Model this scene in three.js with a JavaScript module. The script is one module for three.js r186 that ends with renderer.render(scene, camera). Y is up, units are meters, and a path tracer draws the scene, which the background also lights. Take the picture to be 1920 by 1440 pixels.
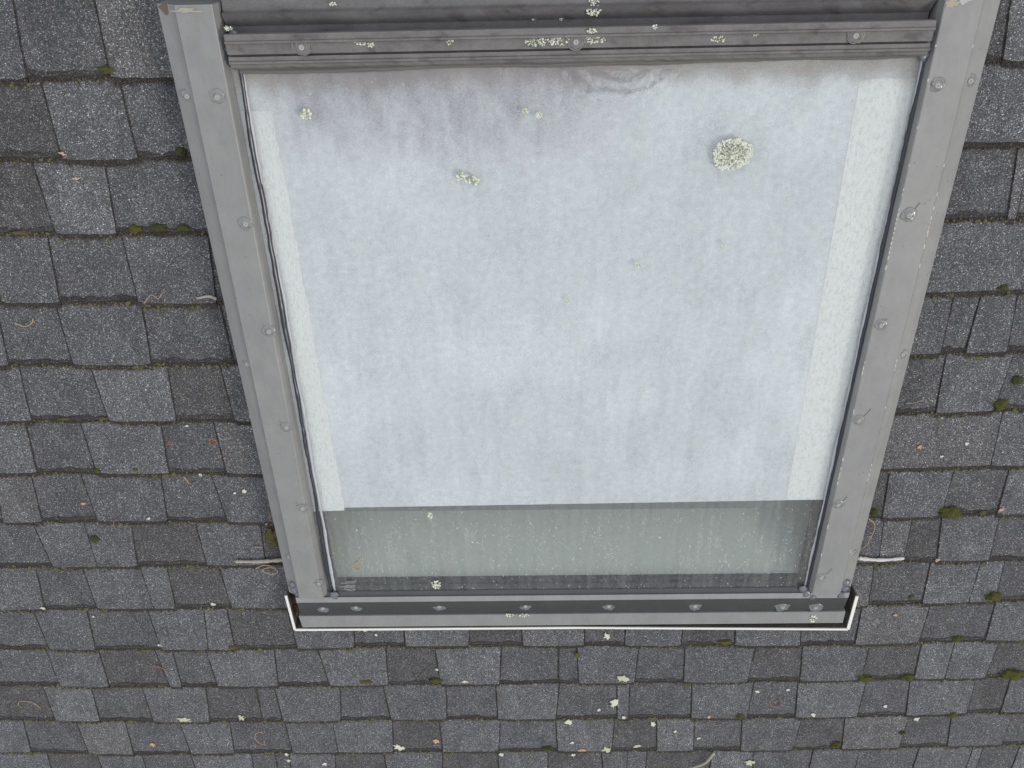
import * as THREE from 'three';
import { ImprovedNoise } from 'three/addons/math/ImprovedNoise.js';
import { mergeGeometries, mergeVertices } from 'three/addons/utils/BufferGeometryUtils.js';

// ---------------------------------------------------------------- camera, sky, sun, exposure
const PITCH = 32 * Math.PI / 180;               // slope of the roof
const ORIGIN = new THREE.Vector3(0, 4.2, 0);    // world place of the roof's own origin
const FOCAL = 1600, CAM = { a: -0.549314, b: 0.017221, c: -0.013277, h: 1.535927, v: 0.304261 };
// roof axes: u to the right, v up the slope, w away from the roof. Local three.js axes: x = u, y = w, z = -v
const roofQ = new THREE.Quaternion().setFromAxisAngle(new THREE.Vector3(1, 0, 0), PITCH);
const toWorld = (u, v, w) => new THREE.Vector3(u, w, -v).applyQuaternion(roofQ).add(ORIGIN);
const camR = new THREE.Matrix4().makeRotationX(CAM.a).multiply(new THREE.Matrix4().makeRotationY(CAM.b)).multiply(new THREE.Matrix4().makeRotationZ(CAM.c));
const scene = new THREE.Scene();
const camera = new THREE.PerspectiveCamera(2 * Math.atan(720 / FOCAL) * 180 / Math.PI, 4 / 3, 0.02, 900);
{
  const ax = [0, 1, 2].map(i => { const e = new THREE.Vector3().setFromMatrixColumn(camR, i); return new THREE.Vector3(e.x, e.z, -e.y).applyQuaternion(roofQ); });
  camera.quaternion.setFromRotationMatrix(new THREE.Matrix4().makeBasis(ax[0], ax[1], ax[2]));
  camera.position.copy(toWorld(0, CAM.v, CAM.h));
  camera.updateMatrixWorld();
}
const renderer = new THREE.WebGLRenderer({ antialias: true });
renderer.toneMapping = THREE.LinearToneMapping;
renderer.toneMappingExposure = 1.13;
renderer.shadowMap.enabled = true;

const noise = new ImprovedNoise();
const N = (x, y = 0, z = 0) => noise.noise(x + 31.7, y + 17.3, z + 5.1);
const fbm = (x, y, z = 0) => N(x, y, z) * 0.55 + N(x * 2.1, y * 2.1, z + 9) * 0.28 + N(x * 4.3, y * 4.3, z + 19) * 0.17;
let seed = 20251;
const rnd = () => { seed = (seed + 0x6D2B79F5) | 0; let t = Math.imul(seed ^ (seed >>> 15), 1 | seed); t = (t + Math.imul(t ^ (t >>> 7), 61 | t)) ^ t; return ((t ^ (t >>> 14)) >>> 0) / 4294967296; };
const rr = (a, b) => a + (b - a) * rnd();
const clamp = (x, a, b) => Math.min(b, Math.max(a, x));
const lerp = (a, b, t) => a + (b - a) * t;
const smooth = (a, b, x) => { const t = clamp((x - a) / (b - a), 0, 1); return t * t * (3 - 2 * t); };

{ // one overcast sky
  const W = 512, H = 256, d = new Float32Array(W * H * 4);
  for (let j = 0; j < H; j++) for (let i = 0; i < W; i++) {
    const el = (j + 0.5) / H * Math.PI - Math.PI / 2, az = i / W * Math.PI * 2, s = Math.sin(Math.max(el, 0));
    const c = fbm(Math.cos(az) * Math.cos(el) * 2.2, Math.sin(el) * 3.4, Math.sin(az) * Math.cos(el) * 2.2);
    const L = 0.98 * (0.45 + 0.55 * s) * (1 + 0.22 * c), o = (j * W + i) * 4;
    d[o] = L * 0.965; d[o + 1] = L * 0.995; d[o + 2] = L * 1.05; d[o + 3] = 1;
  }
  const sky = new THREE.DataTexture(d, W, H, THREE.RGBAFormat, THREE.FloatType);
  sky.mapping = THREE.EquirectangularReflectionMapping; sky.magFilter = sky.minFilter = THREE.LinearFilter; sky.needsUpdate = true;
  scene.background = sky; scene.environment = sky;
}
const sun = new THREE.DirectionalLight(0xfff6ea, 1.1);
sun.position.copy(toWorld(7, -4, 7)); sun.target.position.copy(toWorld(0, -0.8, 0));
sun.castShadow = true; sun.shadow.radius = 26; sun.shadow.mapSize.set(2048, 2048);
Object.assign(sun.shadow.camera, { left: -4, right: 4, top: 4, bottom: -4, near: 0.5, far: 30 });
scene.add(sun, sun.target);

// ---------------------------------------------------------------- helpers
// the point of the roof-parallel plane at height w that the lens sees at pixel (x, y) of the 1920 x 1440 photograph
function at(x, y, w = 0) {
  const d = new THREE.Vector3((x - 960) / FOCAL, -(y - 720) / FOCAL, -1).applyMatrix4(camR), t = (w - CAM.h) / d.z;
  return [t * d.x, CAM.v + t * d.y];
}
function sizeAt(x, y, w) { const a = at(x - 4, y, w), b = at(x + 4, y, w), c = at(x, y - 4, w), d = at(x, y + 4, w); return [(b[0] - a[0]) / 8, (c[1] - d[1]) / 8]; } // metres per pixel there
const taken = {};
const numbered = n => { const k = taken[n] = (taken[n] ?? -1) + 1; return k ? `${n}_${String(k).padStart(3, '0')}` : n; };
function shade(o) { o.traverse(m => { if (m.isMesh) { m.castShadow = true; m.receiveShadow = true; } }); return o; }
function part(name, geo, mat, parent, label) {
  const m = new THREE.Mesh(geo, mat); m.name = name; m.castShadow = m.receiveShadow = true;
  if (label) m.userData.label = label;
  parent.add(m); return m;
}
function thing(name, label, category, group) {
  const g = new THREE.Group(); g.name = numbered(name); g.userData = { label, category };
  if (group) g.userData.group = group;
  scene.add(g); return g;
}
function onRoof(o, u, v, w, turn = 0) {
  o.position.copy(toWorld(u, v, w));
  o.quaternion.copy(roofQ).multiply(new THREE.Quaternion().setFromAxisAngle(new THREE.Vector3(0, 1, 0), turn));
  return o;
}
const L = (u, v, w) => [u, w, -v];              // roof axes to local axes
function poly(positions, index, uvs, smoothShade = false) {
  let g = new THREE.BufferGeometry();
  g.setAttribute('position', new THREE.Float32BufferAttribute(positions.flat(), 3));
  g.setAttribute('uv', new THREE.Float32BufferAttribute((uvs ?? positions.map(p => [p[0] / 0.6, p[2] / 0.6])).flat(), 2));
  g.setIndex(index);
  if (!smoothShade) g = g.toNonIndexed();
  g.computeVertexNormals(); return g;
}
// a solid between two cross-sections, each a list of [u, v, w] running the same way round
function prism(A, B) {
  const n = A.length, p = [...A, ...B].map(q => L(...q)), ix = [];
  for (let i = 0; i < n; i++) { const j = (i + 1) % n; ix.push(i, j, n + j, i, n + j, n + i); }
  const same = c => A.every(q => Math.abs(q[c] - A[0][c]) < 1e-6), drop = same(2) ? 2 : same(1) ? 1 : 0, ax = [0, 1, 2].filter(c => c !== drop);
  const plan = A.map(q => new THREE.Vector2(q[ax[0]], q[ax[1]]));
  for (const t of THREE.ShapeUtils.triangulateShape(plan, [])) { ix.push(t[0], t[1], t[2]); ix.push(n + t[2], n + t[1], n + t[0]); }
  return poly(p, ix, p.map(q => [q[0] / 0.6 + q[1] / 0.6, q[2] / 0.6]));
}
function slab(c, w0, w1) { return prism(c.map(([u, v]) => [u, v, w0]), c.map(([u, v]) => [u, v, w1])); } // c: four corners in plan
function plain(g) { const o = g.index ? g.toNonIndexed() : g; return o; }
const merge = list => mergeGeometries(list.map(plain));

// ---------------------------------------------------------------- textures
function dataTex(W, H, fn, srgb = true, repeat = true) {
  const d = new Uint8Array(W * H * 4);
  fn(d, W, H);
  const t = new THREE.DataTexture(d, W, H, THREE.RGBAFormat);
  if (srgb) t.colorSpace = THREE.SRGBColorSpace;
  t.magFilter = THREE.LinearFilter; t.minFilter = THREE.LinearMipmapLinearFilter; t.generateMipmaps = true;
  if (repeat) t.wrapS = t.wrapT = THREE.RepeatWrapping;
  t.needsUpdate = true; return t;
}
const TILE = 0.78;                              // metres covered by the granule texture
function granules(d, W, H) {
  for (let i = 0; i < W * H; i++) { const g = 70 + rr(-16, 16); d[i * 4] = g; d[i * 4 + 1] = g; d[i * 4 + 2] = g + 1; d[i * 4 + 3] = 255; }
  for (let k = 0; k < 330000; k++) {
    const x = rnd() * W, y = rnd() * H, r = rr(0.65, 1.25), q = rnd();
    const g = q < 0.6 ? rr(52, 104) : q < 0.88 ? rr(94, 142) : q < 0.982 ? rr(138, 196) : rr(196, 246);
    const warm = rr(-4, 4), rx = r * rr(0.75, 1.3);
    for (let yy = Math.floor(y - r); yy <= y + r; yy++) for (let xx = Math.floor(x - rx); xx <= x + rx; xx++) {
      const e = ((xx - x) / rx) ** 2 + ((yy - y) / r) ** 2; if (e > 1) continue;
      const o = (((yy + H) % H) * W + (xx + W) % W) * 4, f = 1 - e * 0.3;
      d[o] = clamp(g * f + warm, 0, 255); d[o + 1] = clamp(g * f + 0.5, 0, 255); d[o + 2] = clamp(g * f + 2 - warm, 0, 255);
    }
  }
  for (let j = 0; j < H; j++) for (let i = 0; i < W; i++) { // worn and stained patches, with the grain left in
    const a = i / W * 6.2832, b = j / H * 6.2832, n = fbm(Math.cos(a) * 2.4 + Math.cos(b) * 1.1, Math.sin(a) * 2.4 + 7, Math.sin(b) * 2.4 + Math.cos(b)), m = fbm(Math.cos(a) * 8, Math.sin(a) * 8 + Math.cos(b) * 3, Math.sin(b) * 8 + 3);
    const f = 1 + 0.2 * n + 0.16 * m - (m > 0.18 && rnd() < 0.5 ? 0.18 : 0), o = (j * W + i) * 4; for (let c = 0; c < 3; c++) d[o + c] = clamp(d[o + c] * f, 0, 255);
  }
}
const granuleTex = dataTex(1024, 1024, granules);
const granuleBump = dataTex(512, 512, (d, W, H) => { for (let i = 0; i < W * H; i++) { const g = rr(40, 230); d[i * 4] = d[i * 4 + 1] = d[i * 4 + 2] = g; d[i * 4 + 3] = 255; } }, false);
const paintTex = dataTex(1024, 1024, (d, W, H) => { // weathered grey paint: faint blotches, runs, scuffs and specks
  const B = new Float32Array(W * H);
  for (let k = 0; k < 420; k++) { let x = rnd() * W, y = rnd() * H; const a = rnd() < 0.6 ? 1.57 + rr(-0.2, 0.2) : rr(0, 6.28), n = rr(6, 60), v = rr(-16, 14); for (let q = 0; q < n; q++) { B[(((y | 0) + H) % H) * W + ((x | 0) + W) % W] += v * rnd(); x += Math.cos(a); y += Math.sin(a); } }
  for (let k = 0; k < 900; k++) { const x = rnd() * W, y = rnd() * H, r = rr(0.6, 2.4), v = rnd() < 0.6 ? -rr(10, 45) : rr(6, 16); for (let j = -3; j <= 3; j++) for (let i = -3; i <= 3; i++) if (i * i + j * j < r * r) B[(((y + j) | 0) + H) % H * W + (((x + i) | 0) + W) % W] += v; }
  for (let j = 0; j < H; j++) for (let i = 0; i < W; i++) {
    const x = i / W * 6.2832, y = j / H * 6.2832, f = fbm(Math.cos(x) * 2.5 + 3, Math.sin(x) * 2.5 + Math.cos(y), Math.sin(y) * 2.5), h = fbm(Math.cos(x) * 11, Math.sin(x) * 11 + Math.cos(y) * 4, Math.sin(y) * 9);
    const g = 234 + 15 * f + 9 * h + rr(-5, 5) + B[j * W + i], o = (j * W + i) * 4; d[o] = clamp(g, 0, 255); d[o + 1] = clamp(g - 0.5, 0, 255); d[o + 2] = clamp(g - 1.5, 0, 255); d[o + 3] = 255;
  }
});
const grimeTex = dataTex(512, 512, (d, W, H) => {  // weathered paint: blotches, runs and pale scuffs
  for (let j = 0; j < H; j++) for (let i = 0; i < W; i++) {
    const f = fbm(i / 60, j / 30), h = fbm(i / 14 + 50, j / 9), s = smooth(0.12, 0.4, fbm(i / 40 + 90, j / 22, 4));
    let g = 212 + 34 * f + 22 * h + rr(-14, 14) - 34 * s; const o = (j * W + i) * 4;
    d[o] = clamp(g + 4, 0, 255); d[o + 1] = clamp(g + 1, 0, 255); d[o + 2] = clamp(g, 0, 255); d[o + 3] = 255;
  }
});

// ---------------------------------------------------------------- materials (linear base colours)
const col = (r, g, b) => new THREE.Color().setRGB(r, g, b);
const std = (c, roughness = 0.9, extra = {}) => new THREE.MeshStandardMaterial({ color: c, roughness, ...extra });
const tone = (k, r = 1, b = 1) => std(col(k * r, k, k * b), 0.95, { map: granuleTex, bumpMap: granuleBump, bumpScale: 0.0006 });
const RAISED = [tone(1.38, 0.99, 1.04), tone(1.5, 0.99, 1.03), tone(1.25, 0.99, 1.05), tone(1.42, 1.01, 1), tone(1.32, 0.99, 1.04)];
const RECESSED = [tone(1.1, 1, 1.03), tone(1.2, 0.99, 1.04), tone(0.96, 1.03, 1), tone(1.14, 1, 1.02)];
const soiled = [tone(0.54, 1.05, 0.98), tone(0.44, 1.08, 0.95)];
const dirtShadeMat = std(col(0.44, 0.39, 0.32), 1, { map: granuleTex, bumpMap: granuleBump, bumpScale: 0.0012 }); // loose soil with the crease shade painted in, about 0.05
const paint = std(col(0.305, 0.307, 0.308), 0.42, { map: paintTex });
const agedPaint = std(col(0.235, 0.231, 0.23), 0.7, { map: grimeTex });
const agedDark = std(col(0.2, 0.2, 0.203), 0.7, { map: grimeTex });
const gunmetal = std(col(0.08, 0.084, 0.09), 0.28, { map: paintTex });
const sealant = std(col(0.16, 0.17, 0.19), 0.22);
const sealantDark = std(col(0.035, 0.042, 0.052), 0.28);
const sealantPale = std(col(0.44, 0.46, 0.5), 0.4);
const dabMat = std(col(0.24, 0.24, 0.238), 0.2);
const sealantGrey = std(col(0.17, 0.178, 0.185), 0.25);
const zinc = std(col(0.36, 0.36, 0.355), 0.55);
const capMat = std(col(0.34, 0.35, 0.37), 0.35, { map: paintTex });
const rimMat = std(col(0.8, 0.79, 0.74), 0.55);
const flashMat = std(col(0.17, 0.165, 0.15), 0.6, { map: grimeTex });

// ---------------------------------------------------------------- ground under the house, roof deck
const structure = o => { o.userData.kind = 'structure'; return o; };
const groundTex = dataTex(256, 256, (d, W, H) => { for (let j = 0; j < H; j++) for (let i = 0; i < W; i++) { const n = fbm(i / 30, j / 30), o = (j * W + i) * 4, g = 70 + 40 * n + rr(-18, 18); d[o] = g * 0.95; d[o + 1] = g * 1.08; d[o + 2] = g * 0.6; d[o + 3] = 255; } });
groundTex.repeat.set(300, 300);
{
  const g = new THREE.Mesh(new THREE.PlaneGeometry(900, 900).rotateX(-Math.PI / 2), std(col(0.9, 0.9, 0.9), 1, { map: groundTex }));
  g.name = 'ground'; g.receiveShadow = true; scene.add(structure(g));
}
const roof = structure(new THREE.Group()); roof.name = 'roof'; scene.add(roof); onRoof(roof, 0, 0, 0);
const U0 = -3.2, U1 = 3.2, V0 = -3.3, V1 = 1.6;
const HOLE = { u0: -0.5, u1: 0.68, v0: -1.2, v1: 0.05 };
{
  const deck = std(col(0.035, 0.034, 0.033), 1), c = (a, b, d, e) => slab([[a, d], [b, d], [b, e], [a, e]], -0.16, -0.004);
  part('roof_deck', merge([c(U0, HOLE.u0, V0, V1), c(HOLE.u1, U1, V0, V1), c(HOLE.u0, HOLE.u1, V0, HOLE.v0), c(HOLE.u0, HOLE.u1, HOLE.v1, V1)]), deck, roof);
  // the wall that carries the eave and the one under the ridge
  const inv = roofQ.clone().invert(), wallMat = std(col(0.45, 0.43, 0.39), 0.9);
  for (const v of [V0 + 0.4, V1 - 0.2]) {
    const p = toWorld(0, v, -0.16), g = new THREE.BoxGeometry(5.8, p.y + 0.1, 0.2);
    const m = part('house_wall', g, wallMat, roof);
    m.position.copy(new THREE.Vector3(0, (p.y - 0.1) / 2, p.z).sub(ORIGIN).applyQuaternion(inv)); m.quaternion.copy(inv);
  }
}

// ---------------------------------------------------------------- shingle courses
// lower edges of the courses as seen in the photograph, [x, y] ...
const EDGE = {
  '-1': [[0, -12], [960, -28], [1920, -46]],
  0: [[0, 148], [320, 143], [1885, 113], [1920, 112]], 1: [[0, 299], [350, 296], [1820, 265], [1920, 263]], 2: [[0, 437], [385, 437], [1775, 412], [1900, 408]],
  3: [[0, 565], [415, 567], [1740, 547], [1920, 539]], 4: [[0, 683], [445, 681], [1710, 662], [1920, 656]], 5: [[0, 787], [470, 787], [1680, 775], [1920, 765]],
  6: [[0, 884], [480, 886], [1655, 876], [1920, 869]], 7: [[0, 977], [240, 974], [490, 976], [1630, 970], [1920, 959]], 8: [[0, 1061], [480, 1057], [1610, 1052], [1920, 1046]],
  9: [[0, 1140], [480, 1137], [1620, 1133], [1920, 1122]], 10: [[0, 1213], [200, 1216], [480, 1215], [740, 1209], [1100, 1207], [1440, 1208], [1600, 1206], [1920, 1196]],
  11: [[0, 1282], [200, 1285], [480, 1284], [740, 1281], [1100, 1278], [1440, 1275], [1640, 1271], [1920, 1267]],
  12: [[0, 1346], [200, 1350], [480, 1351], [740, 1346], [1100, 1345], [1440, 1343], [1650, 1340], [1920, 1331]],
  13: [[0, 1406], [250, 1412], [480, 1409], [740, 1407], [1100, 1405], [1440, 1404], [1650, 1400], [1920, 1392]],
  14: [[0, 1463], [480, 1467], [960, 1462], [1440, 1461], [1920, 1450]],
};
const edgeY = (k, x) => { const e = EDGE[k]; if (x <= e[0][0]) return e[0][1]; for (let i = 1; i < e.length; i++) if (x <= e[i][0]) return lerp(e[i - 1][1], e[i][1], (x - e[i - 1][0]) / (e[i][0] - e[i - 1][0])); return e[e.length - 1][1]; };
// joints of each course: kind of the first tab (R raised, L recessed layer), then [x at top, x at foot, kind of the next tab]
const LEFT = {
  0: ['R', [21, 54, 'L'], [175, 211, 'R']],
  1: ['L', [76, 120, 'R'], [222, 261, 'L']],
  2: ['L', [60, 108, 'R'], [194, 221, 'L']],
  3: ['L', [-22, 6, 'R'], [88, 115, 'L'], [228, 262, 'R'], [390, 408, 'L']],
  4: ['R', [-10, 19, 'L'], [104, 140, 'R'], [265, 286, 'L'], [412, 440, 'L']],
  5: ['R', [34, 62, 'L'], [169, 207, 'R'], [312, 332, 'L'], [412, 442, 'R']],
  6: ['R', [46, 72, 'L'], [150, 184, 'R'], [300, 319, 'L'], [400, 427, 'R']],
  7: ['L', [-15, 10, 'R'], [57, 81, 'L'], [151, 185, 'R'], [300, 316, 'L'], [395, 429, 'R']],
  8: ['L', [60, 102, 'R'], [156, 185, 'R'], [244, 260, 'L'], [366, 390, 'R'], [486, 500, 'L']],
  9: ['R', [66, 86, 'L'], [154, 185, 'R'], [262, 290, 'R'], [312, 331, 'L'], [410, 436, 'R']],
};
const RIGHT = {
  0: ['L', [1901, 1876, 'R']], 1: ['R'], 2: ['L', [1910, 1886, 'R'], [1935, 1902, 'L']], 3: ['R'],
  4: ['R', [1790, 1761, 'L'], [1842, 1807, 'R'], [1910, 1885, 'L']],
  5: ['L', [1775, 1752, 'R'], [1902, 1860, 'L']],
  6: ['R', [1881, 1855, 'R']],
  7: ['L', [1669, 1652, 'R'], [1791, 1762, 'L'], [1895, 1867, 'R']],
  8: ['R', [1657, 1646, 'R'], [1711, 1691, 'L'], [1766, 1755, 'R'], [1875, 1852, 'L']],
  9: ['R', [1640, 1626, 'L'], [1746, 1727, 'R'], [1841, 1814, 'R'], [1885, 1862, 'L']],
};
const FULL = {
  10: ['L', [61, 95, 'R'], [162, 181, 'L'], [275, 305, 'R'], [382, 392, 'R'], [424, 442, 'L'], [538, 559, 'R'], [662, 665, 'L'], [754, 761, 'R'], [881, 879, 'L'], [974, 981, 'R'], [1095, 1095, 'L'], [1176, 1171, 'R'], [1283, 1276, 'L'], [1381, 1377, 'R'], [1504, 1499, 'L'], [1617, 1601, 'R'], [1746, 1720, 'L'], [1868, 1845, 'R']],
  11: ['L', [86, 115, 'R'], [184, 206, 'L'], [290, 321, 'R'], [322, 342, 'L'], [386, 410, 'R'], [514, 522, 'L'], [595, 620, 'R'], [723, 728, 'L'], [815, 827, 'R'], [940, 936, 'L'], [1047, 1047, 'L'], [1082, 1085, 'R'], [1199, 1188, 'L'], [1285, 1281, 'R'], [1418, 1399, 'L'], [1505, 1499, 'R'], [1632, 1612, 'L'], [1729, 1712, 'R'], [1791, 1769, 'R'], [1875, 1845, 'L']],
  12: ['L', [80, 107, 'R'], [170, 189, 'L'], [266, 290, 'R'], [385, 395, 'L'], [479, 494, 'L'], [514, 532, 'R'], [637, 640, 'L'], [718, 734, 'R'], [836, 838, 'L'], [930, 934, 'R'], [1049, 1042, 'L'], [1157, 1157, 'R'], [1181, 1178, 'L'], [1298, 1295, 'R'], [1414, 1399, 'L'], [1497, 1490, 'R'], [1625, 1605, 'L'], [1707, 1697, 'R'], [1830, 1810, 'L'], [1896, 1874, 'R']],
  13: ['R', [42, 60, 'L'], [142, 169, 'R'], [234, 252, 'L'], [336, 360, 'R'], [430, 440, 'L'], [534, 550, 'R'], [623, 635, 'R'], [735, 738, 'L'], [824, 831, 'R'], [938, 935, 'L'], [1042, 1046, 'R'], [1152, 1146, 'L'], [1232, 1231, 'R'], [1302, 1299, 'L'], [1392, 1388, 'R'], [1504, 1484, 'L'], [1585, 1577, 'R'], [1705, 1684, 'L'], [1785, 1774, 'R'], [1900, 1876, 'L']],
  14: ['R', [87, 105, 'L'], [181, 203, 'R'], [265, 283, 'L'], [357, 377, 'R'], [470, 481, 'L'], [515, 527, 'L'], [542, 551, 'R'], [627, 631, 'L'], [720, 729, 'R'], [830, 829, 'L'], [934, 936, 'R'], [1027, 1027, 'L'], [1128, 1132, 'R'], [1177, 1173, 'R'], [1213, 1208, 'L'], [1337, 1326, 'R'], [1412, 1408, 'L'], [1526, 1510, 'R'], [1612, 1597, 'L'], [1725, 1704, 'R'], [1826, 1804, 'R'], [1846, 1822, 'L'], [1915, 1890, 'R']],
};
const tabs = [];                                 // every tab: corners in plan, kind, course
const TH = { R: [0.0012, 0.0068], L: [0.0004, 0.0042] };
function addTab(k, kind, TL, TR, BL, BR, inView) { tabs.push({ k, kind, TL, TR, BL, BR, inView, o: [rnd(), rnd()], m: Math.floor(rnd() * 20) }); }
const edgeV = (k, u) => {                        // lower edge of course k at u
  if (EDGE[k] && k >= 0) { const e = EDGE[k].map(([x, y]) => at(x, y, 0)); if (u <= e[0][0]) return e[0][1]; for (let i = 1; i < e.length; i++) if (u <= e[i][0]) return lerp(e[i - 1][1], e[i][1], (u - e[i - 1][0]) / (e[i][0] - e[i - 1][0])); return e[e.length - 1][1]; }
  return -k * 0.143 + 0.004 * N(u * 1.3, k * 7.7);
};
function run(k, spec, startX, endX, startU, endU) { // tabs of one course between two ends
  const js = spec.slice(1), cut = [];
  const pt = (x, kk) => at(x, edgeY(kk, x), 0);
  cut.push({ t: startU !== undefined ? [startU, edgeV(k - 1, startU)] : pt(startX, k - 1), b: startU !== undefined ? [startU, edgeV(k, startU)] : pt(startX, k) });
  for (const j of js) cut.push({ t: pt(j[0], k - 1), b: pt(j[1], k) });
  cut.push({ t: endU !== undefined ? [endU, edgeV(k - 1, endU)] : pt(endX, k - 1), b: endU !== undefined ? [endU, edgeV(k, endU)] : pt(endX, k) });
  for (let i = 0; i < cut.length - 1; i++) addTab(k, i ? js[i - 1][2] : spec[0], cut[i].t, cut[i + 1].t, cut[i].b, cut[i + 1].b, true);
  return [cut[0], cut[cut.length - 1]];
}
function fill(k, a, b, kind) {                   // courses beyond the photograph
  let t = a; const end = Math.max(a.b[0], a.t[0]);
  while (Math.min(b.t[0], b.b[0]) - t.b[0] > 0.06) {
    let uu = t.b[0] + rr(0.09, 0.19); if (b.b[0] - uu < 0.08) uu = b.b[0];
    const last = uu === b.b[0], n = last ? b : { t: [uu + rr(-0.012, 0.012), 0], b: [uu, 0] };
    if (!last) { n.t[1] = edgeV(k - 1, n.t[0]); n.b[1] = edgeV(k, uu); }
    addTab(k, kind, t.t, n.t, t.b, n.b, false); kind = kind === 'R' ? 'L' : 'R'; t = n;
  }
  return end;
}
const lim = (k, u) => ({ t: [u, edgeV(k - 1, u)], b: [u, edgeV(k, u)] });
const FRAME_L = -0.566, FRAME_R = 0.748;
for (let k = -10; k <= 22; k++) {
  if (k >= 10 && k <= 14) { const [a, b] = run(k, FULL[k], -70, 1990); fill(k, lim(k, U0), a, 'R'); fill(k, b, lim(k, U1), 'R'); }
  else if (k >= 0 && k <= 9) {
    const [a] = run(k, LEFT[k], -70, 0, undefined, FRAME_L), [, b] = run(k, RIGHT[k], 0, 1990, FRAME_R);
    fill(k, lim(k, U0), a, 'R'); fill(k, b, lim(k, U1), 'R');
  } else if (k === -1) { fill(k, lim(k, U0), lim(k, FRAME_L), 'R'); fill(k, lim(k, FRAME_R), lim(k, U1), 'L'); }
  else fill(k, lim(k, U0), lim(k, U1), k % 2 ? 'R' : 'L');
}
function tabPoint(t, s, q, w = 0) {              // s 0..1 across, q 0 (top) .. 1 (foot); q < 0 runs on under the course above
  const short = t.kind === 'L' ? 0.0045 * smooth(0.7, 1, q) : 0;
  const u = lerp(lerp(t.TL[0], t.BL[0], q), lerp(t.TR[0], t.BR[0], q), s), v = lerp(lerp(t.TL[1], t.BL[1], q), lerp(t.TR[1], t.BR[1], q), s) + short;
  const [a, b] = TH[t.kind], lift = 0.0016 * N(u * 6, v * 6, t.k) + 0.0006 * N(u * 40, v * 40, t.k);
  return [u, v, lerp(a, b, q) + lift * clamp(q, 0, 1) + w];
}
function tabGeometry(t, nx = 7, ny = 5) {
  const P = [], UV = [], ix = [], wob = (x, s) => N(x * 60, s * 9.1, t.k * 3.3);
  const qs = []; for (let j = 0; j <= ny; j++) qs.push(j === 0 ? -0.12 : j / ny);
  const gap = 0.0008;
  for (let j = 0; j <= ny; j++) for (let i = 0; i <= nx; i++) {
    const p = tabPoint(t, i / nx, qs[j]);
    if (i === 0) p[0] += gap + 0.0011 * wob(p[1], 1); if (i === nx) p[0] -= gap - 0.0011 * wob(p[1], 2);
    if (j === ny) { p[1] += 0.0016 * wob(p[0], 3) + 0.001 * N(p[0] * 160, t.k); p[2] -= 0.0009; }
    if (j === ny && (i === 0 || i === nx)) p[1] += 0.0025;
    P.push(L(...p)); UV.push([p[0] / TILE + t.o[0], p[1] / TILE + t.o[1]]);
  }
  const id = (i, j) => j * (nx + 1) + i;
  for (let j = 0; j < ny; j++) for (let i = 0; i < nx; i++) ix.push(id(i, j), id(i, j + 1), id(i + 1, j + 1), id(i, j), id(i + 1, j + 1), id(i + 1, j));
  const ring = []; for (let j = 0; j <= ny; j++) ring.push(id(0, j)); for (let i = 1; i <= nx; i++) ring.push(id(i, ny)); for (let j = ny - 1; j >= 0; j--) ring.push(id(nx, j));
  let base = P.length;                          // the cut edges of the sheet
  for (const r of ring) { P.push([...P[r]]); UV.push(UV[r]); P.push([P[r][0], -0.003, P[r][2]]); UV.push([UV[r][0] + 0.01, UV[r][1] + 0.01]); }
  for (let i = 0; i < ring.length - 1; i++) { const a = base + i * 2; ix.push(a, a + 1, a + 3, a, a + 3, a + 2); }
  return poly(P, ix, UV, true);
}
{
  const far = { R: [], L: [] };
  for (const t of tabs) {
    if (t.inView) part('shingle', tabGeometry(t), t.kind === 'R' ? RAISED[t.m % 5] : RECESSED[t.m % 4], roof);
    else far[t.kind].push(tabGeometry(t, 3, 2));
  }
  part('shingle_field', merge(far.R), RAISED[0], roof).userData.kind = 'stuff';
  part('shingle_field', merge(far.L), RECESSED[0], roof).userData.kind = 'stuff';
}
const inTab = (t, u, v) => { const q = [t.TL, t.TR, t.BR, t.BL]; let s = true; for (let i = 0; i < 4; i++) { const a = q[i], b = q[(i + 1) % 4]; if ((b[0] - a[0]) * (v - a[1]) - (b[1] - a[1]) * (u - a[0]) > 1e-9) { s = false; break; } } return s; };
function roofW(u, v) { // height of the shingles
  for (const t of tabs) if (t.inView && inTab(t, u, v)) { const q = clamp((lerp(t.TL[1], t.TR[1], 0.5) - v) / Math.max(0.02, t.TL[1] - t.BL[1]), 0, 1); return lerp(TH[t.kind][0], TH[t.kind][1], q); }
  return 0.004;
}
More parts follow.
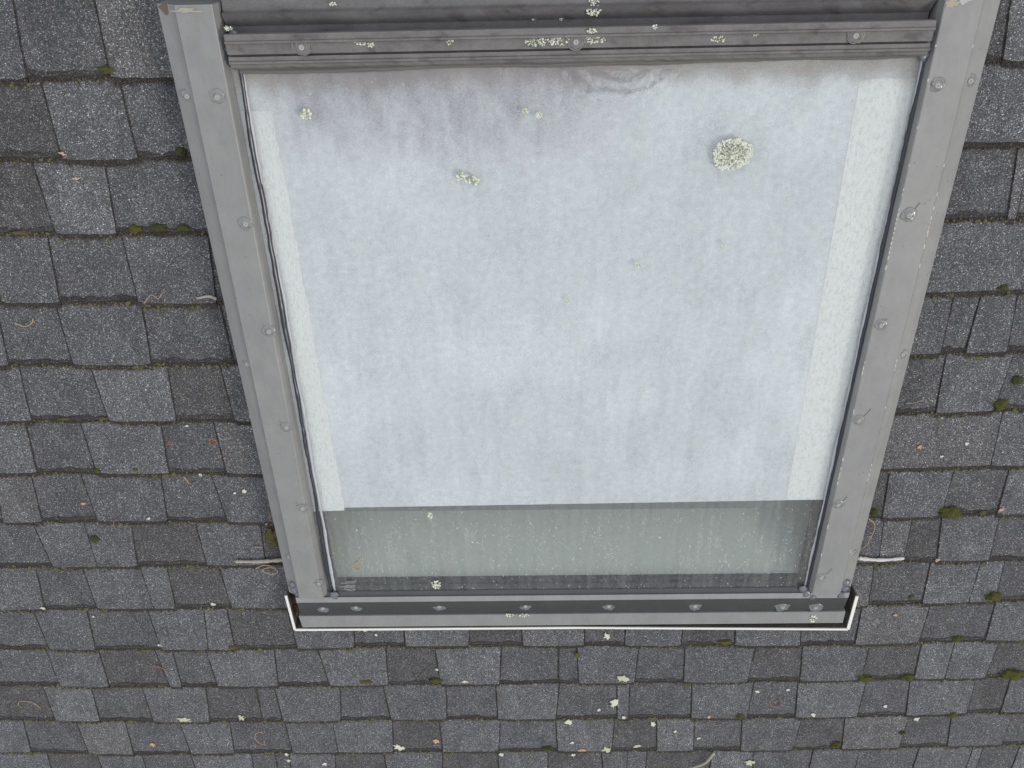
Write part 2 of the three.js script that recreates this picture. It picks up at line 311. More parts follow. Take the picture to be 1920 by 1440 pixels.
{ // ragged ribbons of crease dirt and painted shade; soiled granules at lower-layer feet
  const P = [], ix = [], SP = [[], []], SU = [[], []], SI = [[], []];
  const strip = (pos, idx, uv, n, f) => { const b = pos.length; for (let i = 0; i <= n; i++) { const [p, q] = f(i / n); pos.push(L(...p), L(...q)); if (uv) uv.push([p[0] / TILE, p[1] / TILE], [q[0] / TILE, q[1] / TILE]); if (i) { const a = b + i * 2; idx.push(a - 2, a - 1, a + 1, a - 2, a + 1, a); } } };
  for (const t of tabs) {
    if (!t.inView && (Math.abs(t.BL[0]) > 2.4 || t.k < -5 || t.k > 19)) continue;
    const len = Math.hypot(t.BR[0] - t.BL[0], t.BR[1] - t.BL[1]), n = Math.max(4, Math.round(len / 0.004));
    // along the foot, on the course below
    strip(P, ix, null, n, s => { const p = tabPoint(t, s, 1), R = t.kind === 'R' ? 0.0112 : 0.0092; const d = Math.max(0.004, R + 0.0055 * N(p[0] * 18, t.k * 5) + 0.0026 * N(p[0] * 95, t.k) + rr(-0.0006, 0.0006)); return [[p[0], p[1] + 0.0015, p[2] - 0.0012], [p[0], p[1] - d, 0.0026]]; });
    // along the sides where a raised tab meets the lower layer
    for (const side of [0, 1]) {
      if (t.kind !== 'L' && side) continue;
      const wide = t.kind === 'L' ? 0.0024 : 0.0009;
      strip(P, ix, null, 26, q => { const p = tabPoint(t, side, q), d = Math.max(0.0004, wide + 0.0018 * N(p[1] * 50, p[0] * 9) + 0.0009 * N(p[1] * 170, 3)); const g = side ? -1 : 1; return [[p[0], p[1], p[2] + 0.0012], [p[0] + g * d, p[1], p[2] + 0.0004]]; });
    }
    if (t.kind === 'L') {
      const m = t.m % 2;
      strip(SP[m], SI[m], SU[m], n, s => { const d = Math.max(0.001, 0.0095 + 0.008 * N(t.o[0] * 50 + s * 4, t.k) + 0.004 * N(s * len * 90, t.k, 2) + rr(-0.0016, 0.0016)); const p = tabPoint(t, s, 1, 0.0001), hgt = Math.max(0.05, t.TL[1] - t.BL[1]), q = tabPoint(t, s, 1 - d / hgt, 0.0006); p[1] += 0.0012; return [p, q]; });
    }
  }
  part('crease_dirt_shade', poly(P, ix), dirtShadeMat, roof).userData.kind = 'stuff';
  for (const m of [0, 1]) part('soiled_granules', poly(SP[m], SI[m], SU[m]), soiled[m], roof).userData.kind = 'stuff';
}

// ---------------------------------------------------------------- skylight
const sky_light = thing('skylight', 'large fixed skylight with grey metal frame and cloudy white pane', 'skylight');
onRoof(sky_light, 0, 0, 0);
const A3 = (x, y, w) => { const [u, v] = at(x, y, w); return [u, v, w]; };
const TOPV = 0.122, BOTV = at(1080, 1118, 0.08)[1];
// one side rail: sloping outer flange, raised face, bevel down to the pane
function sideRail(out, step, inner, bevel, mat) {
  const line = (p, w, v) => { const a = A3(...p[0], w), b = A3(...p[1], w); return [lerp(a[0], b[0], (v - a[1]) / (b[1] - a[1])), v, w]; };
  const sec = v => {
    const o = line(out, 0.058, v), s = line(step, 0.0705, v), s2 = line(step, 0.079, v), i = line(inner, 0.08, v), b = line(bevel, 0.063, v);
    const dir = Math.sign(i[0] - o[0]);
    return [[o[0], v, 0.012], o,  [s[0], v, 0.0705], [s2[0], v, 0.078], [s2[0] + dir * 0.0015, v, 0.0797], [i[0] - dir * 0.0015, v, 0.0803], [i[0], v, 0.0795], b, [b[0], v, 0.012]];
  };
  const m = part('side_rail', prism(sec(TOPV), sec(BOTV)), mat, sky_light);
  return m;
}
const railL = sideRail([[295, 11], [541, 1104]], [[325, 12], [557, 1104]], [[397, 8], [604, 1118]], [[409, 8], [615, 1118]], paint);
const railR = sideRail([[1876, 0], [1594, 1104]], [[1846, 0], [1578, 1104]], [[1773, 0], [1522, 1118]], [[1760, 0], [1512, 1118]], paint);
railL.userData.label = 'left side rail with screws'; railR.userData.label = 'right side rail with worn edges';
const uAt = (x, y, w) => at(x, y, w)[0];
const vY = (y, w = 0.08) => at(1080, y, w)[1];
// head rail: a ribbed extrusion between the side rails
const headPts = [[33, .012], [50, .03], [51, .086], [52, .0885], [64.5, .0885], [65.5, .0912], [69.5, .0912], [70.5, .0862], [90, .0855], [91, .077], [93.5, .077], [94.5, .0843], [103, .084], [104, .0868], [108, .0866], [109.5, .081], [115, .08], [119, .0635], [119.5, .05], [119.6, .012]].map(([y, w]) => [vY(y, w < 0.02 ? .012 : Math.max(w, .05)), w]);
headPts[0][0] = headPts[1][0] + 0.004;
const headRail = part('head_rail', prism(headPts.map(([v, w]) => [-0.476, v, w]), headPts.map(([v, w]) => [0.652, v, w])), agedPaint, sky_light, 'dark weathered ribbed head rail');
// flashing behind the head: a low plate that climbs to a fold and runs under the shingles above
{
  const sec = u => { const a = vY(35, 0.05), b = vY(13, 0.066), c = vY(9, 0.062), e = 0.36; return [[u, a, 0.05], [u, b, 0.066], [u, c, 0.056], [u, e, 0.014], [u, e, 0.011], [u, c - .002, 0.05], [u, b - .002, 0.06], [u, a + .0015, 0.044]]; };
  part('head_flashing', prism(sec(-0.481), sec(0.655)), agedDark, sky_light, 'grimy flashing plate behind the head rail');
  const g0 = vY(33, 0.048), g1 = vY(51, 0.048) - 0.01;
  part('head_channel', slab([[-0.48, g1], [0.655, g1], [0.655, g0 + 0.012], [-0.48, g0 + 0.012]], 0.04, 0.048), agedDark, sky_light);
}
// curb that closes the frame underneath, and the light shaft below the pane
{
  const wood = std(col(0.03, 0.031, 0.033), 0.8), b = (u0, u1, v0, v1, w0, w1) => slab([[u0, v0], [u1, v0], [u1, v1], [u0, v1]], w0, w1);
  const shaft = std(col(0.6, 0.6, 0.57), 0.9);
  part('curb', merge([b(-0.545, -0.492, -1.23, 0.115, -0.01, 0.03), b(0.672, 0.73, -1.23, 0.115, -0.01, 0.03), b(-0.492, 0.672, 0.03, 0.115, -0.01, 0.03)]), wood, sky_light);
  part('shaft_wall', merge([b(-0.52, -0.5, -1.2, 0.06, -0.6, 0.012), b(0.68, 0.7, -1.2, 0.06, -0.6, 0.012), b(-0.5, 0.68, 0.04, 0.06, -0.6, 0.012), b(-0.52, 0.7, -1.2, 0.06, -0.64, -0.6)]), shaft, sky_light);
  // splayed lower face of the shaft, seen through the clear foot of the pane
  const e0 = A3(1080, 1086, 0.03), sill = std(col(0.33, 0.36, 0.335), 0.8);
  part('shaft_sill', prism([[-0.5, e0[1], 0.03], [-0.5, e0[1] + 0.42, -0.23], [-0.5, e0[1] + 0.42, -0.26], [-0.5, e0[1] - 0.02, 0.0]], [[0.68, e0[1], 0.03], [0.68, e0[1] + 0.42, -0.23], [0.68, e0[1] + 0.42, -0.26], [0.68, e0[1] - 0.02, 0.0]]), sill, sky_light, 'grey-green sill of the light shaft');
  // dark timber of the inner frame along the foot and both sides
  const woodTex = dataTex(256, 64, (d, W, H) => { for (let j = 0; j < H; j++) for (let i = 0; i < W; i++) { const g = 150 + 60 * fbm(i / 60, j / 4.5) + 35 * N(i / 9, j / 1.7, 3), o = (j * W + i) * 4; d[o] = clamp(g, 0, 255); d[o + 1] = clamp(g * 0.95, 0, 255); d[o + 2] = clamp(g * 0.9, 0, 255); d[o + 3] = 255; } });
  const timber = std(col(0.1, 0.08, 0.07), 0.75, { map: woodTex });
  const f0 = A3(1080, 1093, 0.042)[1], f1 = BOTV - 0.01;
  part('inner_frame', b(-0.5, 0.68, f1, f0, 0.0, 0.042), timber, sky_light, 'brown timber strip inside the foot');
  part('spacer', b(-0.5, 0.68, f0, f0 + 0.009, 0.0, 0.036), std(col(0.028, 0.03, 0.036), 0.6), sky_light);
  for (const [p, q, s] of [[[1522, 960], [1496, 1090], 1], [[604, 960], [630, 1090], -1]]) {
    const a = A3(...p, 0.045), c = A3(...q, 0.045), x = s > 0 ? 0.68 : -0.5;
    part('inner_frame', slab([[a[0], a[1] + 0.1], [x, a[1] + 0.1], [x, c[1]], [c[0], c[1]]], 0.034, 0.045), timber, sky_light);
  }
}
// the white board behind the pane, with paler strips down both sides
const panelTex = dataTex(1024, 1024, (d, W, H) => {
  for (let j = 0; j < H; j++) for (let i = 0; i < W; i++) {
    const x = i / W, y = 1 - j / H, k = 0.45 * smooth(0.62, 0.3, y), ux = x * 0.8 + y * 0.6, uy = y * 0.8 - x * 0.6; // rubbed aslant above, run straight down below
    const mixn = (f, g2, z) => lerp(fbm(x * f, y * g2, z), fbm(ux * f, uy * g2, z), k);
    const a = fbm(x * 2.7, y * 2.1, 2), c = mixn(28, 4, 7), e = fbm(x * 90, y * 80, 12), st = mixn(62, 4.5, 21), pt = smooth(-0.05, 0.3, fbm(x * 4.2 + 3, y * 3.3, 51));
    const mould = smooth(-0.15, 0.4, mixn(17, 7, 33)) * (rnd() < 0.35 ? 1 : 0.1) * rnd();
    const g = 213 + 9 * a + 7 * c + 20 * e + 9 * st + 7 * pt + rr(-13, 13) - 42 * mould;
    const o = (j * W + i) * 4; d[o] = clamp(g - 5, 0, 255); d[o + 1] = clamp(g - 1, 0, 255); d[o + 2] = clamp(g + 5.5, 0, 255); d[o + 3] = 255;
  }
}, true, false);
const stripTex = dataTex(256, 1024, (d, W, H) => {
  for (let j = 0; j < H; j++) for (let i = 0; i < W; i++) {
    const n = fbm(i / 16, j / 16, 3), e = fbm(i / 4, j / 4, 8), m = smooth(-0.1, 0.35, fbm(i / 14 + 7, j / 14, 5)) * rnd() * rnd();
    const g = 226 + 9 * n + 18 * e + rr(-11, 11) - 62 * m, o = (j * W + i) * 4; d[o] = clamp(g - 2, 0, 255); d[o + 1] = clamp(g, 0, 255); d[o + 2] = clamp(g + 2, 0, 255); d[o + 3] = 255;
  }
}, true, false);
function sheet(corners, thick, mat, name, parent, label, n = 1) { // corners [u, v, w]: TL, TR, BR, BL, uv 0..1
  const P = [], UV = [], ix = [];
  for (let j = 0; j <= n; j++) for (let i = 0; i <= n; i++) {
    const s = i / n, t = j / n, p = [0, 1, 2].map(c => lerp(lerp(corners[0][c], corners[1][c], s), lerp(corners[3][c], corners[2][c], s), t));
    P.push(L(...p)); UV.push([s, 1 - t]);
  }
  const k = n + 1; for (let j = 0; j < n; j++) for (let i = 0; i < n; i++) ix.push(j * k + i, j * k + k + i, j * k + k + i + 1, j * k + i, j * k + k + i + 1, j * k + i + 1);
  let g = poly(P, ix, UV, true);
  if (thick) { const q = corners.map(c => [c[0], c[1], c[2] - 0.0005]), r = corners.map(c => [c[0], c[1], c[2] - thick]); g = merge([g, prism(r, q)]); }
  return part(name, g, mat, parent, label);
}
{
  const w = 0.052, tl = [-0.492, 0.02, w], tr = [0.672, 0.02, w], bl = A3(640, 952, w), br = A3(1470, 938, w);
  const k = (br[1] - bl[1]) / (br[0] - bl[0]);
  sheet([tl, tr, [0.672, br[1] + k * (0.672 - br[0]), w], [-0.492, bl[1] + k * (-0.492 - bl[0]), w]], 0.004, std(col(0.92, 0.92, 0.92), 0.7, { map: panelTex }), 'white_board', sky_light, 'mottled white board behind the pane');
  const strip = std(col(0.95, 0.95, 0.94), 0.75, { map: stripTex }), ws = 0.0525;
  const a = A3(500, 150, ws), b = A3(647, 957, ws), c = A3(1612, 148, ws), e = A3(1474, 937, ws), e2 = A3(1545, 937, ws), b2 = A3(596, 959, ws);
  const ragged = (m, inner, amp) => { const P = m.geometry.attributes.position; for (let i = 0; i < P.count; i++) P.setX(i, P.getX(i) + inner(P.getX(i), P.getZ(i)) * amp * (N(P.getZ(i) * 33, 2) + 0.8 * N(P.getZ(i) * 170, 5) + 0.5 * N(P.getZ(i) * 410, 7))); };
  const la = lerp(a[0], b[0], (-0.05 - a[1]) / (b[1] - a[1])), edgeU = z => lerp(a[0], b[0], (-z - a[1]) / (b[1] - a[1]));
  ragged(sheet([[-0.492, -0.05, ws], [la, -0.05, ws], b, [-0.492, b2[1], ws]], 0, strip, 'side_strip', sky_light, 'pale strip along the left edge', 90), (x, z) => (x + 0.492) / (edgeU(z) + 0.492), 0.0032);
  sheet([c, [0.672, c[1], ws], [0.672, e2[1], ws], e], 0, strip, 'side_strip', sky_light, 'pale strip along the right edge', 4);
  // added dark strip painting the gap shadow under the lower edge of the board
  const d0 = A3(650, 948, 0.045), d1 = A3(1464, 936, 0.045), d2 = A3(1464, 952, 0.045), d3 = A3(650, 959, 0.045);
  part('gap_shadow_strip', slab([[d0[0], d0[1] + 0.02], [d1[0], d1[1] + 0.02], [d2[0], d2[1]], [d3[0], d3[1]]], 0.038, 0.045), std(col(0.115, 0.13, 0.135), 0.7), sky_light);
}
// the pane with its film of dirt
const PW = 0.06, pane = [[-0.495, 0.03, PW], [0.675, 0.03, PW], [0.675, BOTV + 0.004, PW], [-0.495, BOTV + 0.004, PW]];
const glassMat = new THREE.MeshPhysicalMaterial({ color: col(0.97, 0.985, 0.975), roughness: 0.04, transmission: 1, thickness: 0, ior: 1.5 });
const glass = sheet(pane, 0, glassMat, 'glass_pane', sky_light, 'dirty pane, clear only along its foot');
{
  const W = 1024, H = 1024, C = new Float32Array(W * H * 3), Al = new Float32Array(W * H);
  const put = (i, j, a, c) => { if (i < 0 || j < 0 || i >= W || j >= H) return; const o = j * W + i, A = Al[o], n = A + a * (1 - A); for (let q = 0; q < 3; q++) C[o * 3 + q] = n > 0 ? (C[o * 3 + q] * A * (1 - a) + c[q] * a) / n : c[q]; Al[o] = n; };
  const dot = (x, y, rx, ry, a, c) => { for (let j = Math.floor(y - ry); j <= y + ry; j++) for (let i = Math.floor(x - rx); i <= x + rx; i++) { const e = ((i - x) / rx) ** 2 + ((j - y) / ry) ** 2; if (e < 1) put(i, j, a * (1 - e * 0.5), c); } };
  for (let j = 0; j < H; j++) for (let i = 0; i < W; i++) { // thin streaky dust
    const x = i / W, y = j / H, st = fbm(x * 70, y * 3.2, 3), n = fbm(x * 140, y * 90, 4);
    put(i, j, clamp(0.1 + 0.09 * st + 0.06 * n + rr(-0.03, 0.03), 0.01, 0.4), [205, 210, 208]);
    // brown scum below the head rail, ragged along its lower margin
    const edge = 0.046 + 0.03 * fbm(x * 26, 1, 5) + 0.006 * rr(-1, 1), sc = smooth(edge, edge * 0.45, y) * (0.55 + 0.45 * fbm(x * 25, y * 90, 8));
    if (sc > 0.02) put(i, j, clamp(sc * 0.85, 0, 0.8) * rr(0.7, 1), [160, 151, 143]);
    const run2 = smooth(0.17, 0.03, y + 0.06 * fbm(x * 90, y * 10, 9)) * smooth(0.02, 0.12, x) * smooth(0.62, 0.42, x) * (rnd() < 0.5 ? 1 : 0.3);
    if (run2 > 0.02) put(i, j, run2 * clamp(0.4 + 0.7 * fbm(x * 60, y * 18, 14), 0, 0.65), [134, 128, 138]);
    // rippled residue right of the middle
    const wx = x + 0.012 * fbm(x * 30, y * 30, 5), wy = y + 0.008 * fbm(x * 24, y * 30, 7), rp = Math.hypot((wx - 0.56) / 0.09, (wy + 0.004) / 0.062);
    if (rp < 1.05 && y > 0.018) { const band = Math.sin(rp * 24 + 2.5 * fbm(x * 22, y * 22, 2)), gr = fbm(x * 120, y * 80, 4); if (band > 0.25 && gr > -0.16) put(i, j, clamp(0.42 + 0.7 * gr, 0, 0.7) * rr(0.5, 1), [128, 124, 132]); else if (band < -0.4 && gr > 0) put(i, j, 0.3 * rnd(), [226, 229, 235]); }
  }
  for (let k = 0; k < 15000; k++) { const x = rnd(), y = rnd(); if (fbm(x * 6, y * 5, 40) + 0.12 < rnd() * 0.5) continue; dot(x * W, y * H, rr(0.6, 1.4), rr(0.6, 1.6), rr(0.08, 0.34), [142, 146, 150]); }
  for (let k = 0; k < 1300; k++) { const x = rnd(), y = rnd() < 0.5 ? rnd() : rr(0.8, 1), big = rnd() < 0.07; dot(x * W, y * H, big ? rr(1.2, 2.2) : rr(0.6, 1.2), big ? rr(1.2, 2.6) : rr(0.7, 2), rr(0.2, 0.7), [218, 223, 216]); }
  for (let k = 0; k < 70; k++) { const x = rr(0.1, 0.98) * W; let y = rr(0.8, 0.93) * H; const n = 10 + rnd() * 26; for (let q = 0; q < n; q++) dot(x + rr(-5, 5), y + q * rr(1.2, 2.4), 0.8, 1.1, rr(0.15, 0.5), [214, 219, 214]); }
  const flip = f => (d) => { for (let j = 0; j < H; j++) for (let i = 0; i < W; i++) f(d, ((H - 1 - j) * W + i) * 4, j * W + i); };
  const map = dataTex(W, H, flip((d, o, s) => { d[o] = C[s * 3]; d[o + 1] = C[s * 3 + 1]; d[o + 2] = C[s * 3 + 2]; d[o + 3] = 255; }), true, false);
  const alpha = dataTex(W, H, flip((d, o, s) => { d[o] = d[o + 1] = d[o + 2] = Al[s] * 255; d[o + 3] = 255; }), false, false);
  const mat = std(col(1, 1, 1), 0.85, { map, alphaMap: alpha, transparent: true, side: THREE.DoubleSide });
  sheet(pane.map(c => [c[0], c[1], PW + 0.0008]), 0, mat, 'dirt_film', glass, 'speckled film of dirt and scum');
  // small etched maker's mark in the lower left corner, too small to read
  const cw = 128, ch = 96, mk = dataTex(cw, ch, (d) => {
    for (let i = 0; i < cw * ch; i++) d[i * 4 + 3] = 255;
    [[86, 60, 122], [76, 20, 120], [58, 54, 122], [48, 10, 124], [38, 40, 118], [24, 44, 122], [14, 60, 120]].forEach(([y, x0, x1]) => { for (let x = x0; x < x1; x++) for (let t = -2; t <= 2; t++) { const g = rnd() < 0.62 ? rr(90, 220) : 0, o = ((y + t) * cw + x) * 4; d[o] = d[o + 1] = d[o + 2] = g; } });
  }, false, false);
  const c4 = [A3(634, 1089, PW + 0.0016), A3(668, 1088, PW + 0.0016), A3(668, 1111, PW + 0.0016), A3(634, 1112, PW + 0.0016)];
  sheet(c4, 0, std(col(0.6, 0.64, 0.62), 0.9, { alphaMap: mk, transparent: true, side: THREE.DoubleSide }), 'etched_mark', glass);
}
// sealant: an uneven tube along a line of points
function bead(pts, r, mat, name, parent, seedN, flat = 0.7, rough = 0.35) {
  const curve = new THREE.CatmullRomCurve3(pts.map(p => new THREE.Vector3(...L(...p))));
  const n = Math.max(20, Math.round(curve.getLength() / 0.006)), g = new THREE.TubeGeometry(curve, n, 1, 7, false), pos = g.attributes.position;
  for (let i = 0; i <= n; i++) {
    const c = curve.getPointAt(i / n), s = r * (1 + rough * (N(i * 0.05, seedN) * 1.4 + 0.5 * N(i * 0.45, seedN, 4))), off = r * 0.7 * N(i * 0.035, seedN, 8);
    for (let j = 0; j <= 7; j++) { const q = i * 8 + j; pos.setXYZ(q, c.x + (pos.getX(q) - c.x) * s + off, c.y + (pos.getY(q) - c.y) * s * flat, c.z + (pos.getZ(q) - c.z) * s + off); }
  }
  g.computeVertexNormals(); return part(name, g, mat, parent);
}
const span = (a, b, n, w, jit = 0) => Array.from({ length: n + 1 }, (_, i) => { const p = A3(lerp(a[0], b[0], i / n) + (jit ? rr(-jit, jit) : 0), lerp(a[1], b[1], i / n), w); return p; });
bead(span([447, 112], [622, 1112], 40, 0.0625, 0.8), 0.0042, sealantDark, 'sealant_bead', sky_light, 3, 0.8, 0.4);
bead(span([452, 118], [628, 1108], 34, 0.0612, 0.8), 0.0028, sealantPale, 'sealant_bead', sky_light, 5, 0.5, 0.8);
bead(span([1736, 106], [1512, 1112], 40, 0.0625, 0.8), 0.0045, sealantDark, 'sealant_bead', sky_light, 9, 0.8, 0.4);
bead(span([1730, 112], [1507, 1108], 34, 0.0612, 0.8), 0.0026, sealantPale, 'sealant_bead', sky_light, 13, 0.5, 0.8);
bead(span([450, 133], [1738, 103], 36, 0.0625, 0), 0.0055, agedPaint, 'sealant_bead', sky_light, 21, 0.8, 0.3);
bead(span([628, 1116], [1518, 1109], 40, 0.0625, 0), 0.0042, sealantPale, 'sealant_bead', sky_light, 27, 0.7);
for (const [x, y, r] of [[440, 75, 0.013], [436, 92, 0.012], [440, 112, 0.011], [1746, 50, 0.011], [1738, 68, 0.012], [1736, 88, 0.01], [1732, 104, 0.009], [626, 1116, 0.011], [1506, 1104, 0.009], [1512, 1113, 0.01], [1524, 1119, 0.008], [549, 1096, 0.009], [553, 1106, 0.01], [560, 1114, 0.009], [1586, 1093, 0.01], [1584, 1103, 0.01], [1578, 1116, 0.009]]) {
  const g = lump(r, 0.5, x); const p = A3(x, y, 0.068); g.translate(...L(...p)); part('sealant_lump', g, sealant, sky_light);
}
function lump(r, flat, sd, detail = 2, rough = 0.45) {
  let g = mergeVertices(new THREE.IcosahedronGeometry(1, detail).deleteAttribute('uv').deleteAttribute('normal'), 1e-4); const p = g.attributes.position;
  for (let i = 0; i < p.count; i++) { const x = p.getX(i), y = p.getY(i), z = p.getZ(i), s = r * (1 + rough * N(x * 1.6 + sd, y * 1.6, z * 1.6) + rough * 0.5 * N(x * 4 + sd, y * 4, z * 4)); p.setXYZ(i, x * s, Math.max(y, -0.3) * s * flat, z * s); }
  g.setAttribute('uv', new THREE.Float32BufferAttribute(new Float32Array(p.count * 2), 2));
  g.computeVertexNormals(); return g;
}
// foot rail, its drip lip, and the flashing tray round the foot
{
  const u0 = uAt(563, 1140, 0.05), u1 = uAt(1579, 1140, 0.05);
  const p = [[BOTV + 0.005, 0.012], [BOTV + 0.005, 0.0625], [BOTV - 0.001, 0.067], [vY(1126, 0.066), 0.066]];
  const e = A3(1080, 1152, 0.016);
  for (let i = 1; i <= 8; i++) { const t = i / 8 * Math.PI / 2; p.push([lerp(p[3][0], e[1], Math.sin(t) * 0.75 + i / 8 * 0.25), lerp(0.066, 0.014, (1 - Math.cos(t)) * 0.6 + i / 8 * 0.4)]); }
  p.push([e[1] - 0.001, 0.004], [BOTV + 0.005, 0.004]);
  const g = prism(p.map(([v, w]) => [u0, v, w]), p.map(([v, w]) => [u1, v, w]));
  part('foot_rail', g, gunmetal, sky_light, 'dark curved foot rail');
  part('foot_cap', prism([[vY(1113, 0.062), 0.0615], [vY(1116, 0.0692), 0.0692], [vY(1125.5, 0.0685), 0.0685], [vY(1126, 0.066), 0.0645]].map(([v, w]) => [u0 + 0.001, v, w]), [[vY(1113, 0.062), 0.0615], [vY(1116, 0.0692), 0.0692], [vY(1125.5, 0.0685), 0.0685], [vY(1126, 0.066), 0.0645]].map(([v, w]) => [u1 - 0.001, v, w])), capMat, sky_light, 'pale strip above the foot rail');
  const b = vY(1151, 0.056), c = vY(1172, 0.056), lu0 = uAt(561, 1160, 0.056), lu1 = uAt(1582, 1160, 0.056);
  part('drip_lip', slab([[lu0, b], [lu1, b], [lu1, c], [lu0 + 0.004, c]], 0.046, 0.056), paint, sky_light, 'plain grey lip below the foot rail');
}
const footRail = sky_light.children.find(c => c.name === 'foot_rail');
{
  const plate = (a, b, h, th, mat, name) => { // upright plate between two plan points
    const d = new THREE.Vector2(b[0] - a[0], b[1] - a[1]).normalize().multiplyScalar(th / 2), n = [-d.y, d.x];
    return slab([[a[0] + n[0], a[1] + n[1]], [b[0] + n[0], b[1] + n[1]], [b[0] - n[0], b[1] - n[1]], [a[0] - n[0], a[1] - n[1]]], h[0], h[1]);
  };
  const W = 0.05, l1 = at(553, 1181, W), r1 = at(1590, 1180, W), l0 = at(536, 1117, W), r0 = at(1607, 1118, W), m = at(1080, 1177, W);
  part('apron_flashing', merge([plate(l1, m, [0.006, W - 0.002], 0.0025), plate(m, r1, [0.006, W - 0.002], 0.0025), plate(l0, l1, [0.006, W - 0.002], 0.0025), plate(r1, r0, [0.006, W - 0.002], 0.0025),
    slab([[l0[0], l0[1]], [r0[0], r0[1]], [r1[0], r1[1]], [l1[0], l1[1]]], 0.0085, 0.0115)]), flashMat, sky_light, 'dark flashing tray round the foot');
  const rim = (a, b, t) => plate(a, b, [W - 0.002, W + 0.001], t);
  part('flashing_rim', merge([rim(l1, m, 0.0062), rim(m, r1, 0.0058), rim(l0, l1, 0.006), rim(r1, r0, 0.0075)]), rimMat, sky_light, 'thin white rim of the flashing tray');
}
// screws, each under a smear of sealant
const screwG = new THREE.LatheGeometry([[0, 0.0012], [0.0012, 0.0012], [0.0016, 0.0024], [0.0034, 0.0026], [0.0046, 0.0016], [0.005, 0]].map(p => new THREE.Vector2(...p)), 14);
function screw(x, y, w, parent, r, tail = 0, mat = dabMat) {
  const [u, v] = at(x, y, w), dab = lump(r, 0.2, x * 0.37 + y, 3, 0.42), list = [dab];
  if (tail) { const c = new THREE.CatmullRomCurve3([[0, 0, 0], [tail * 0.5, 0, -Math.abs(tail) * 0.5], [tail, 0, -Math.abs(tail) * 1.3]].map(q => new THREE.Vector3(q[0], 0.0006, q[2]))); const t = new THREE.TubeGeometry(c, 8, 0.0009, 5); list.push(t); }
  const g = merge(list.map(q => plain(q))); g.translate(...L(u, v, w)); part('sealant_dab', g, mat, parent);
  const ring = new THREE.TorusGeometry(r * 0.92, 0.0011, 5, 20).rotateX(Math.PI / 2), p = ring.attributes.position;
  for (let i = 0; i < p.count; i++) { const a = Math.atan2(p.getZ(i), p.getX(i)), s = 1 + 0.22 * N(Math.cos(a) * 1.3 + x, Math.sin(a) * 1.3 + y); p.setX(i, p.getX(i) * s); p.setZ(i, p.getZ(i) * s); }
  const inner = ring.clone().scale(0.62, 1, 0.66).rotateY(1.1).translate(r * 0.06, r * 0.1, r * 0.05);
  const both = mergeGeometries([ring, inner]); both.translate(...L(u, v, w + 0.0004)); part('sealant_ring', both, dabMat, parent);
  const s = part('screw', screwG, zinc, parent); s.position.set(...L(u + rr(-0.001, 0.001), v - r * 0.15, w + r * 0.13)); s.rotation.set(rr(-0.2, 0.2), rr(0, 3), rr(-0.2, 0.2));
}
for (const [x, y, r, t] of [[408, 180, 0.0125, 0], [460, 418, 0.0125, 0], [504, 620, 0.0122, -0.01], [537, 800, 0.0115, -0.012], [568, 952, 0.0115, -0.013], [598, 1093, 0.0105, 0]]) screw(x, y, 0.08, railL, r, t);
for (const [x, y] of [[351, 179], [465, 681], [544, 1043]]) screw(x, y, 0.0665, railL, 0.009);
for (const [x, y, r, t] of [[1758, 158, 0.0122, 0], [1703, 402, 0.013, 0.016], [1652, 608, 0.0122, 0.009], [1610, 787, 0.0118, 0.02], [1572, 945, 0.0115, 0.015], [1540, 1082, 0.0105, 0.02]]) screw(x, y, 0.08, railR, r, t);
for (const [x, y] of [[1820, 150], [1692, 663], [1597, 1036]]) screw(x, y, 0.0665, railR, 0.0095);
for (const [x, y] of [[565, 86], [1080, 76], [1605, 64]]) screw(x, y, 0.0862, headRail, 0.0145, 0, agedPaint);
for (const [x, y] of [[605, 1138], [667, 1136], [823, 1135], [985, 1134], [1142, 1134], [1303, 1134], [1467, 1136], [1530, 1137]]) screw(x, y, 0.0592, footRail, 0.0165, 0, sealantGrey);

{ // bare metal showing in dashes along the edges of the right rail; rust and tan stains at the rail ends
  const list = [], dash = (a, b, w, dens) => { for (let y = 30; y < 1090; y += 9) { if (N(y * 0.021, w * 90) + N(y * 0.11, w * 90) * 0.8 < dens) continue; const t0 = y / 1118, t1 = (y + rr(3, 8)) / 1118, p = A3(lerp(a[0], b[0], t0), lerp(a[1], b[1], t0), w), q = A3(lerp(a[0], b[0], t1), lerp(a[1], b[1], t1), w), h = rr(0.0006, 0.0011); list.push(slab([[p[0] - h, p[1]], [p[0] + h, p[1]], [q[0] + h, q[1]], [q[0] - h, q[1]]], w - 0.001, w + 0.0002)); } };
  dash([1774, 0], [1523, 1118], 0.0803, 0.2); dash([1845, 0], [1576.5, 1110], 0.0798, 0.34);
  part('worn_edge', merge(list), std(col(0.52, 0.5, 0.47), 0.5), railR).userData.kind = 'stuff';
  for (const [x, y, rx, ry, w, c, rail] of [[311, 16, 13, 9, 0.0655, [0.13, 0.095, 0.085], railL], [352, 20, 20, 4, 0.0804, [0.36, 0.34, 0.29], railL], [1786, 6, 11, 8, 0.0804, [0.4, 0.35, 0.28], railR], [1806, 3, 12, 4, 0.0804, [0.45, 0.45, 0.44], railR]]) {
    const [sx, sy] = sizeAt(x, y, w), [u, v] = at(x, y, w); part('stain', flake(rx * sx, ry * sy, x, 0.9, 0).scale(1, 0.35, 1).translate(...L(u, v, w)), std(col(...c), 0.9), rail);
  }
}
// ---------------------------------------------------------------- growths and litter
const lichenMat = [std(col(0.62, 0.65, 0.5), 0.95), std(col(0.7, 0.72, 0.58), 0.95), std(col(0.34, 0.36, 0.25), 1)];
const lobeG = new THREE.IcosahedronGeometry(1, 1);
